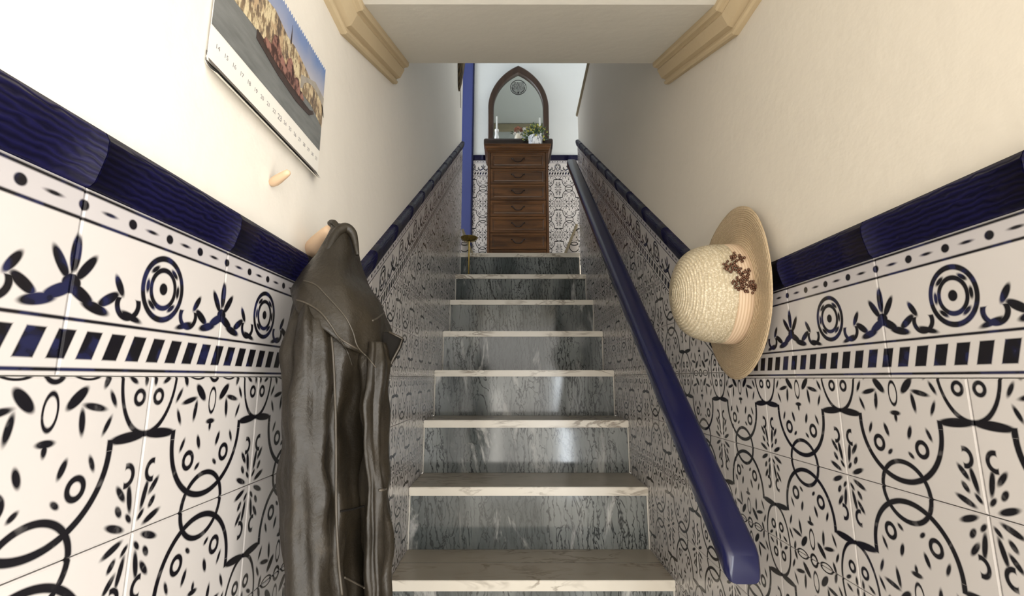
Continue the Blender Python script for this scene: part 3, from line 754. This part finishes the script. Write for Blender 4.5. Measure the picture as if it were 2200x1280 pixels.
# brooch of dark beaded flowers on the side of the crown facing the stairs' foot
bead = plain('bronze_bead', (0.13, 0.065, 0.04), 0.3, 0.5, 300, metal=0.6)
bm = bmesh.new(); rr = random.Random(2)
th0 = math.radians(180 + 14)                      # points to -Y, slightly up
for (dx, dth) in ((0.042, -0.10), (0.026, -0.30), (0.020, 0.02), (0.012, 0.28), (0.030, 0.22)):
    for k in range(34):
        a, q = rr.uniform(0, 2 * PI), 0.0125 * math.sqrt(rr.random())
        hx_ = dx + q * cos(a); th = th0 - dth + q * sin(a) / 0.1; R = 0.0945 + rr.uniform(0, 0.004)
        p = Vector((-hx_, R * cos(th), -R * 1.06 * sin(th)))
        bmesh.ops.create_icosphere(bm, subdivisions=1, radius=rr.uniform(0.0018, 0.0032), matrix=Matrix.Translation(p))
bmesh.ops.transform(bm, matrix=tilt, verts=bm.verts); o = reloc(done(bm, 'brooch', bead, None, 'all'), hat); o['label'] = 'dark bronze beaded flower brooch'

# ---------------- wall pegs
def peg(name, base, tip, r, label):
    t = thing(name, base, label, 'hook', 'wooden pegs on the left wall')
    base, tip = Vector(base), Vector(tip); d = tip - base
    bm = bmesh.new(); pts = [base + d * s for s in (0, 0.06, 0.2, 0.4, 0.6, 0.8, 0.94, 1.0)]
    tube(bm, pts, [r * 0.72, r * 0.86, r, r * 0.97, r * 0.86, r * 0.75, r * 0.62, r * 0.3], 18)
    reloc(done(bm, 'peg', M['peg'], None, 'all'), t)
    return t
XW = XL - PL
peg('wall_peg', (XW + 0.001, 0.788, 0.217), tuple(at(712, 493, 0.705)), 0.0165, 'pale wooden peg on the left wall holding the leather jacket')
peg('wall_peg', (XW + 0.001, 0.640, 0.279), (XW + 0.036, 0.618, 0.287), 0.007, 'small bare wooden peg on the left wall below the calendar')

# ---------------- calendar on the left wall
cal = thing('wall_calendar', (XW, 0.640, 0.35), 'wall calendar with a canal and gondola photograph hanging on the left white wall', 'calendar')
CY0, CY1, CZT, CZP, CZB = 0.475, 0.781, 0.567, 0.402, 0.356
paper = plain('white_paper', (0.80, 0.78, 0.73), 0.55, 0.02)
def cpoly(name, pts, d, mat, th=0.0003, parent=cal, bev=0):
    bm = bmesh.new(); prism(bm, pts, 0, XW + d, XW + d + th); return reloc(done(bm, name, mat), parent)
top = []; nt = 46
for i in range(nt):
    y = CY1 - (CY1 - CY0) * i / nt; top += [(y, CZT), (y - (CY1 - CY0) / nt * 0.5, CZT - 0.006)]
cpoly('page', [(CY0, CZB), (CY1, CZB)] + top + [(CY0, CZT)], 0.004, paper, 0.0006)
t = NT('printed_sky'); g_ = t.smooth(t.sep(t.tc('Object'))[2], 0.48, 0.57)
cl = t.noise(t.tc('Object'), 22, 4)
m_sky = t.out(t.mix(t.math('MULTIPLY', g_, t.smooth(cl, 0.3, 0.7, 0.75, 1.0)), (0.50, 0.47, 0.48), (0.10, 0.20, 0.46)), 0.35)
top2 = [(y, z - 0.001) for y, z in top]
cpoly('printed_sky', [(CY0, 0.44), (CY1 - 0.001, 0.44)] + top2 + [(CY0, CZT - 0.002)], 0.0046, m_sky)
t = NT('printed_water'); n_ = t.noise(t.mapping(t.tc('Object'), sc=(1, 0.6, 3)), 40, 4)
cpoly('printed_water', [(CY0, CZP), (CY1 - 0.001, CZP), (CY1 - 0.001, 0.462), (0.70, 0.470), (CY0, 0.470)], 0.0049, t.out(t.mix(n_, (0.08, 0.085, 0.085), (0.24, 0.25, 0.25)), 0.35))
t = NT('printed_houses'); o3 = t.tc('Object')
n_ = t.noise(t.mapping(o3, sc=(1, 1.0, 0.35)), 110, 4, 0.7); n2 = t.noise(o3, 45, 3)
mh = t.out(t.mix(t.smooth(n_, 0.42, 0.58), t.mix(t.smooth(n2, 0.4, 0.6), (0.20, 0.14, 0.085), (0.10, 0.075, 0.06)), t.mix(t.smooth(n2, 0.4, 0.6), (0.66, 0.56, 0.36), (0.46, 0.33, 0.20))), 0.4)
cpoly('printed_houses', [(CY0, 0.462), (0.60, 0.465), (0.66, 0.462), (0.735, 0.462), (CY1 - 0.001, 0.448), (CY1 - 0.001, 0.492), (0.735, 0.500), (0.700, 0.512), (0.662, 0.520), (0.640, 0.518), (0.60, 0.530), (0.55, 0.522), (CY0, 0.535)], 0.0052, mh)
arch_pts = [(0.690 + 0.0, 0.466)]
for i in range(13):
    a = PI - PI * i / 12; arch_pts.append((0.742 + 0.044 * cos(a), 0.470 + 0.028 * sin(a)))
br = [(0.690, 0.466)] + arch_pts[1:] + [(CY1 - 0.001, 0.470), (CY1 - 0.001, 0.505), (0.742, 0.512), (0.690, 0.490)]
cpoly('printed_bridge', br, 0.0055, plain('printed_stone', (0.33, 0.30, 0.26), 0.4, 0.4, 60))
t = plain('printed_gondola', (0.045, 0.030, 0.028), 0.4, 0.7, 90)
cpoly('printed_gondola', [(0.56, 0.452), (0.62, 0.440), (0.68, 0.435), (0.728, 0.440), (0.745, 0.452), (0.741, 0.456), (0.728, 0.450), (0.700, 0.450), (0.66, 0.455), (0.62, 0.458), (0.56, 0.466)], 0.0058, t)
NS = NT('printed_passengers'); n_ = NS.noise(NS.mapping(NS.tc('Object'), sc=(1, 1, 0.6)), 120, 3)
cpoly('printed_passengers', [(0.575, 0.460), (0.62, 0.452), (0.66, 0.450), (0.700, 0.449), (0.706, 0.454), (0.697, 0.462), (0.690, 0.461), (0.684, 0.473), (0.676, 0.475), (0.668, 0.468), (0.661, 0.487), (0.653, 0.492), (0.645, 0.485), (0.640, 0.470), (0.625, 0.478), (0.612, 0.496), (0.602, 0.492), (0.597, 0.472), (0.58, 0.470)], 0.0061, NS.out(NS.mix(NS.smooth(n_, 0.4, 0.6), (0.055, 0.025, 0.022), (0.30, 0.15, 0.12)), 0.4))
cpoly('printed_tower', [(0.648, 0.515), (0.652, 0.515), (0.6505, 0.548)], 0.0055, t)
# dates printed along the bottom strip
fm = plain('printed_grey', (0.22, 0.21, 0.22), 0.5)
for i in range(18):
    cu = bpy.data.curves.new('date', 'FONT'); cu.body = str(14 + i) if 14 + i <= 31 else str(14 + i - 31); cu.size = 0.0125 if i == 9 else 0.0085; cu.extrude = 0.00008; cu.align_x = 'CENTER'
    tmp = bpy.data.objects.new('date', cu); C.objects.link(tmp); dg = bpy.context.evaluated_depsgraph_get()
    me = bpy.data.meshes.new_from_object(tmp.evaluated_get(dg)); bpy.data.objects.remove(tmp)
    o = link('printed_date', me, fm); o.matrix_world = Matrix(((0, 0, 1, XW + 0.0048), (1, 0, 0, 0.490 + i * 0.0165), (0, 1, 0, 0.380 - (0.002 if i == 9 else 0)), (0, 0, 0, 1))); reloc(o, cal)
# thick lower edge: the bundle of older pages curling out under the date strip
dk = plain('dark_printed_page', (0.085, 0.070, 0.062), 0.5, 0.4, 50)
for (z0, z1, out, end, mt) in ((-0.0075, 0.002, 0.011, 0.776, dk), (-0.0085, -0.004, 0.0125, 0.770, paper), (-0.0125, -0.0075, 0.014, 0.766, dk), (-0.0160, -0.0115, 0.016, 0.760, paper)):
    bm = bmesh.new(); L = []
    for q in range(6):
        f = q / 5; x = XW + 0.001 + out * f ** 1.6; z = CZB + z1 + (z0 - z1) * f
        L.append([(x, CY0 + 0.002, z + 0.012 * (1 - f)), (x, end, z + 0.012 * (1 - f)), (x + 0.0006, end, z - 0.0005 + 0.012 * (1 - f)), (x + 0.0006, CY0 + 0.002, z - 0.0005 + 0.012 * (1 - f))])
    rings(bm, L); reloc(done(bm, 'curled_page', mt), cal)

# ---------------- leather jacket
jk = thing('leather_jacket', (-0.26, 0.68, 0.23), 'timeworn dark brown leather jacket hanging from a wooden peg on the left wall', 'jacket')
# (row, left px, right px, depth centre, half depth)
ROWS = [(484, 716, 744, .700, .012), (496, 716, 756, .700, .018), (520, 706, 763, .698, .028), (560, 686, 772, .694, .044), (600, 660, 785, .690, .062), (640, 638, 810, .688, .080),
        (700, 622, 829, .686, .092), (760, 616, 834, .686, .097), (830, 612, 824, .686, .098), (900, 611, 818, .686, .098), (1000, 611, 826, .686, .098), (1100, 612, 830, .686, .100),
        (1200, 616, 832, .686, .100), (1300, 620, 834, .686, .100), (1420, 622, 836, .686, .100), (1800, 626, 838, .686, .098)]
FIT = {}
def row0(v):
    for a, b in zip(ROWS, ROWS[1:]):
        if v <= b[0] or b is ROWS[-1]:
            t = max(0, min(1, (v - a[0]) / (b[0] - a[0]))); return [x + (y - x) * t for x, y in zip(a, b)]
def px(p):
    c, s = cos(YAW), sin(YAW); x, y = c * p.x - s * p.y, s * p.x + c * p.y
    c, s = cos(PITCH), sin(PITCH); y, z = c * y + s * p.z, -s * y + c * p.z
    return 1100 + F * x / y
def jsurf(th, v, off=0.0, raw=None):
    _, l, r, cy, ry = raw or row(v)
    pl, pr_ = at(l, v, cy), at(r, v, cy)
    cx, rx = (pl.x + pr_.x) / 2, (pr_.x - pl.x) / 2
    rx *= 0.965
    c, s = cos(th), sin(th); e = 0.72
    k = 1 + 0.0
    fold = 0.0056 * min(1, max(0, (v - 560) / 300))
    d = fold * (0.9 * sin(th * 8 + v * 0.004) + 0.9 * sin(th * 5.0 - v * 0.006 + 1.0) + 0.3 * sin(th * 13 + v * 0.003))
    x = cx + (rx + off + d * 0.55) * math.copysign(abs(c) ** e, c); y = cy + (ry + off + d) * math.copysign(abs(s) ** e, s)
    p = Vector((x, y, pl.z))
    p += Vector((mnoise.noise(p * 22), mnoise.noise(p * 22 + Vector((5, 5, 5))), 0)) * 0.004
    p.x = max(p.x, XL + 0.0235 if p.z < 0.22 else XW + 0.006)
    return p
def row(v):                                       # narrows each cross-section until its outline has the wanted width
    v = max(484, min(1800, v)); key = round(v)
    if key not in FIT:
        q = row0(v); L0, R0 = q[1], q[2]
        for it in range(7):
            X = [px(jsurf(2 * PI * k / 24, v, 0.0, q)) for k in range(24)]
            q[1] += (L0 - min(X)) * 0.9; q[2] += (R0 - max(X)) * 0.9
            if q[2] < q[1] + 8: q[1], q[2] = (q[1] + q[2]) / 2 - 4, (q[1] + q[2]) / 2 + 4
        FIT[key] = q
    return FIT[key]
bm = bmesh.new(); L = []
vv_ = [484 + (1800 - 484) * (i / 110) ** 1.25 for i in range(111)]
for v in vv_: L.append([jsurf(2 * PI * k / 96, v) for k in range(96)])
rings(bm, L); body = reloc(done(bm, 'body', M['leather'], None, 'all'), jk)
# collar cape draped over the shoulders down to a sloping edge
def cape_v(th):           # th: pi = wall side, 3pi/2 = towards camera, 2pi = outer side
    key = [(2.6, 600), (3.14, 604), (3.7, 622), (4.25, 668), (4.71, 715), (5.2, 755), (5.75, 768), (6.28, 735), (6.9, 700), (7.6, 690), (8.88, 600)]
    if th < 2.6: th += 2 * PI
    for a, b in zip(key, key[1:]):
        if th <= b[0]: return a[1] + (b[1] - a[1]) * (th - a[0]) / (b[0] - a[0])
    return 600
bm = bmesh.new(); L = []
n = 96
for i in range(31):
    s = i / 30
    L.append([jsurf(2 * PI * k / n, 486 + (cape_v(2 * PI * k / n) - 486) * s, 0.003 + 0.006 * s * s) for k in range(n)])
L.append([jsurf(2 * PI * k / n, cape_v(2 * PI * k / n) - 1, 0.002) for k in range(n)])
rings(bm, L); cape = reloc(done(bm, 'collar', M['leather'], None, 'all'), jk)
def cfold(px_, r):
    P = []
    for u, v, Y in px_: P.append(at(u, v, Y))
    bm = bmesh.new(); S = spline(P, 6); n_ = len(S)
    tube(bm, S, [r * (0.35 + 0.65 * sin(PI * min(1, max(0, (i + 1.5) / (n_ + 1))))) for i in range(n_)], 10)
    return reloc(done(bm, 'collar_fold', M['leather'], None, 'all'), jk)
cfold([(690, 566, .652), (702, 542, .656), (714, 516, .664), (726, 498, .672), (742, 489, .680), (756, 499, .684), (763, 520, .684), (768, 548, .682)], 0.0078)
# hanging sleeves
def tube_img(rows, name):
    bm = bmesh.new(); L = []
    m = 60
    for i in range(m + 1):
        f = i / m * (len(rows) - 1); a = min(int(f), len(rows) - 2); t = f - a
        v, l, r, cy, ry = [x + (y - x) * t for x, y in zip(rows[a], rows[a + 1])]
        pl, pr_ = at(l, v, cy), at(r, v, cy); cx, rx = (pl.x + pr_.x) / 2, (pr_.x - pl.x) / 2; ring_ = []
        for k in range(40):
            th = 2 * PI * k / 40; d = 0.0030 * sin(th * 6 + v * 0.006) + 0.002 * sin(th * 3 - v * 0.02) + 0.0014 * sin(v * 0.05 + th * 2) + 0.0016 * sin(th * 11 - v * 0.004)
            p = Vector((cx + (rx + d) * cos(th), cy + (ry + d) * sin(th), pl.z)); p += Vector((mnoise.noise(p * 30), mnoise.noise(p * 30 + Vector((7, 1, 2))), 0)) * 0.003
            p.x = max(p.x, XL + 0.022); ring_.append(p)
        L.append(ring_)
    rings(bm, L); return reloc(done(bm, name, M['leather'], None, 'all'), jk)
sleeve_a = tube_img([(655, 645, 690, .612, .018), (690, 628, 712, .606, .030), (760, 618, 722, .602, .034), (860, 615, 721, .600, .034), (1000, 612, 722, .598, .034), (1100, 614, 724, .596, .034), (1200, 618, 730, .594, .034), (1300, 622, 738, .592, .034), (1600, 628, 742, .592, .032)], 'sleeve')
sleeve_b = tube_img([(735, 786, 824, .640, .018), (780, 782, 833, .636, .026), (860, 782, 826, .634, .028), (940, 783, 824, .634, .028), (1030, 786, 832, .634, .030), (1150, 788, 834, .634, .030), (1300, 790, 836, .634, .030), (1600, 790, 836, .634, .028)], 'sleeve')
# loop over the peg
bm = bmesh.new(); tube(bm, spline([at(722, 498, .690), at(714, 484, .690), at(709, 479, .694), at(718, 478, .684), at(728, 492, .680)], 6), 0.0042, 8)
reloc(done(bm, 'hanging_loop', M['leather'], None, 'all'), jk)
bpy.context.view_layer.update()
dg = bpy.context.evaluated_depsgraph_get()
def tree(o):
    me = o.data; mw = o.matrix_world
    return BVHTree.FromPolygons([mw @ v.co for v in me.vertices], [tuple(p.vertices) for p in me.polygons])
trees = [tree(o) for o in (body, cape, sleeve_a, sleeve_b)]
def hit(u, v):
    d = ray(u, v).normalized(); best = None
    for t_ in trees:
        h = t_.ray_cast(Vector((0, 0, 0)), d)
        if h[0] is not None and (best is None or h[3] < best[1]): best = (h[0], h[3], h[1])
    return best
def seam(name, px, r=0.0010, mat='piping', lift=0.0006):
    P = []
    for q in spline([(a, b, 0) for a, b in px], 8):
        h = hit(q.x, q.y)
        if h: P.append(h[0] - ray(q.x, q.y).normalized() * lift)
    if len(P) < 3: return
    S = [P[0]] + [(a + b * 2 + c) / 4 for a, b, c in zip(P, P[1:], P[2:])] + [P[-1]]
    bm = bmesh.new(); tube(bm, S, r, 6); return reloc(done(bm, name, M[mat], None, 'all'), jk)
seam('seam', [(652, 603), (677, 611), (699, 632), (740, 678), (758, 712), (768, 744), (790, 768), (808, 790)])
seam('seam', [(637, 644), (660, 652), (689, 671), (712, 700), (730, 726), (768, 750)], 0.0014)
seam('seam', [(712, 722), (716, 770), (719, 840), (721, 900), (722, 1000), (722, 1090), (727, 1200), (735, 1278)], 0.0017)
seam('seam', [(730, 728), (745, 752), (757, 785)], 0.0012, 'leather')
seam('seam', [(800, 689), (813, 682), (826, 671)], 0.0014)
seam('seam', [(731, 1098), (755, 1094), (783, 1087)], 0.0012, 'lining')
seam('seam', [(740, 1240), (760, 1250), (783, 1262)], 0.0013)
seam('cuff_edge', [(814, 1053), (822, 1052), (830, 1050)], 0.0018)
# lapel flap turned out to the right
A = [at(u, v, .652) for u, v in ((822, 712), (836, 713), (865, 727), (858, 745), (846, 768), (832, 796), (820, 806))]
bm = bmesh.new()
f0 = [bm.verts.new(p + Vector((0, 0.004 * (i in (2, 3, 4)), 0))) for i, p in enumerate(A)]; f1 = [bm.verts.new(v_.co + Vector((0.001, 0.005, 0))) for v_ in f0]
bm.faces.new(f0); bm.faces.new(f1[::-1])
for i in range(len(A)): bm.faces.new([f0[i], f1[i], f1[(i + 1) % len(A)], f0[(i + 1) % len(A)]])
bmesh.ops.bevel(bm, geom=list(bm.edges), offset=0.001, segments=1, affect='EDGES', clamp_overlap=True)
reloc(done(bm, 'lapel', M['lining']), jk)
bm = bmesh.new(); tube(bm, [A[1], A[2], A[3], A[4], A[5], A[6]], 0.0016, 6); reloc(done(bm, 'lapel_edge', M['piping'], None, 'all'), jk)
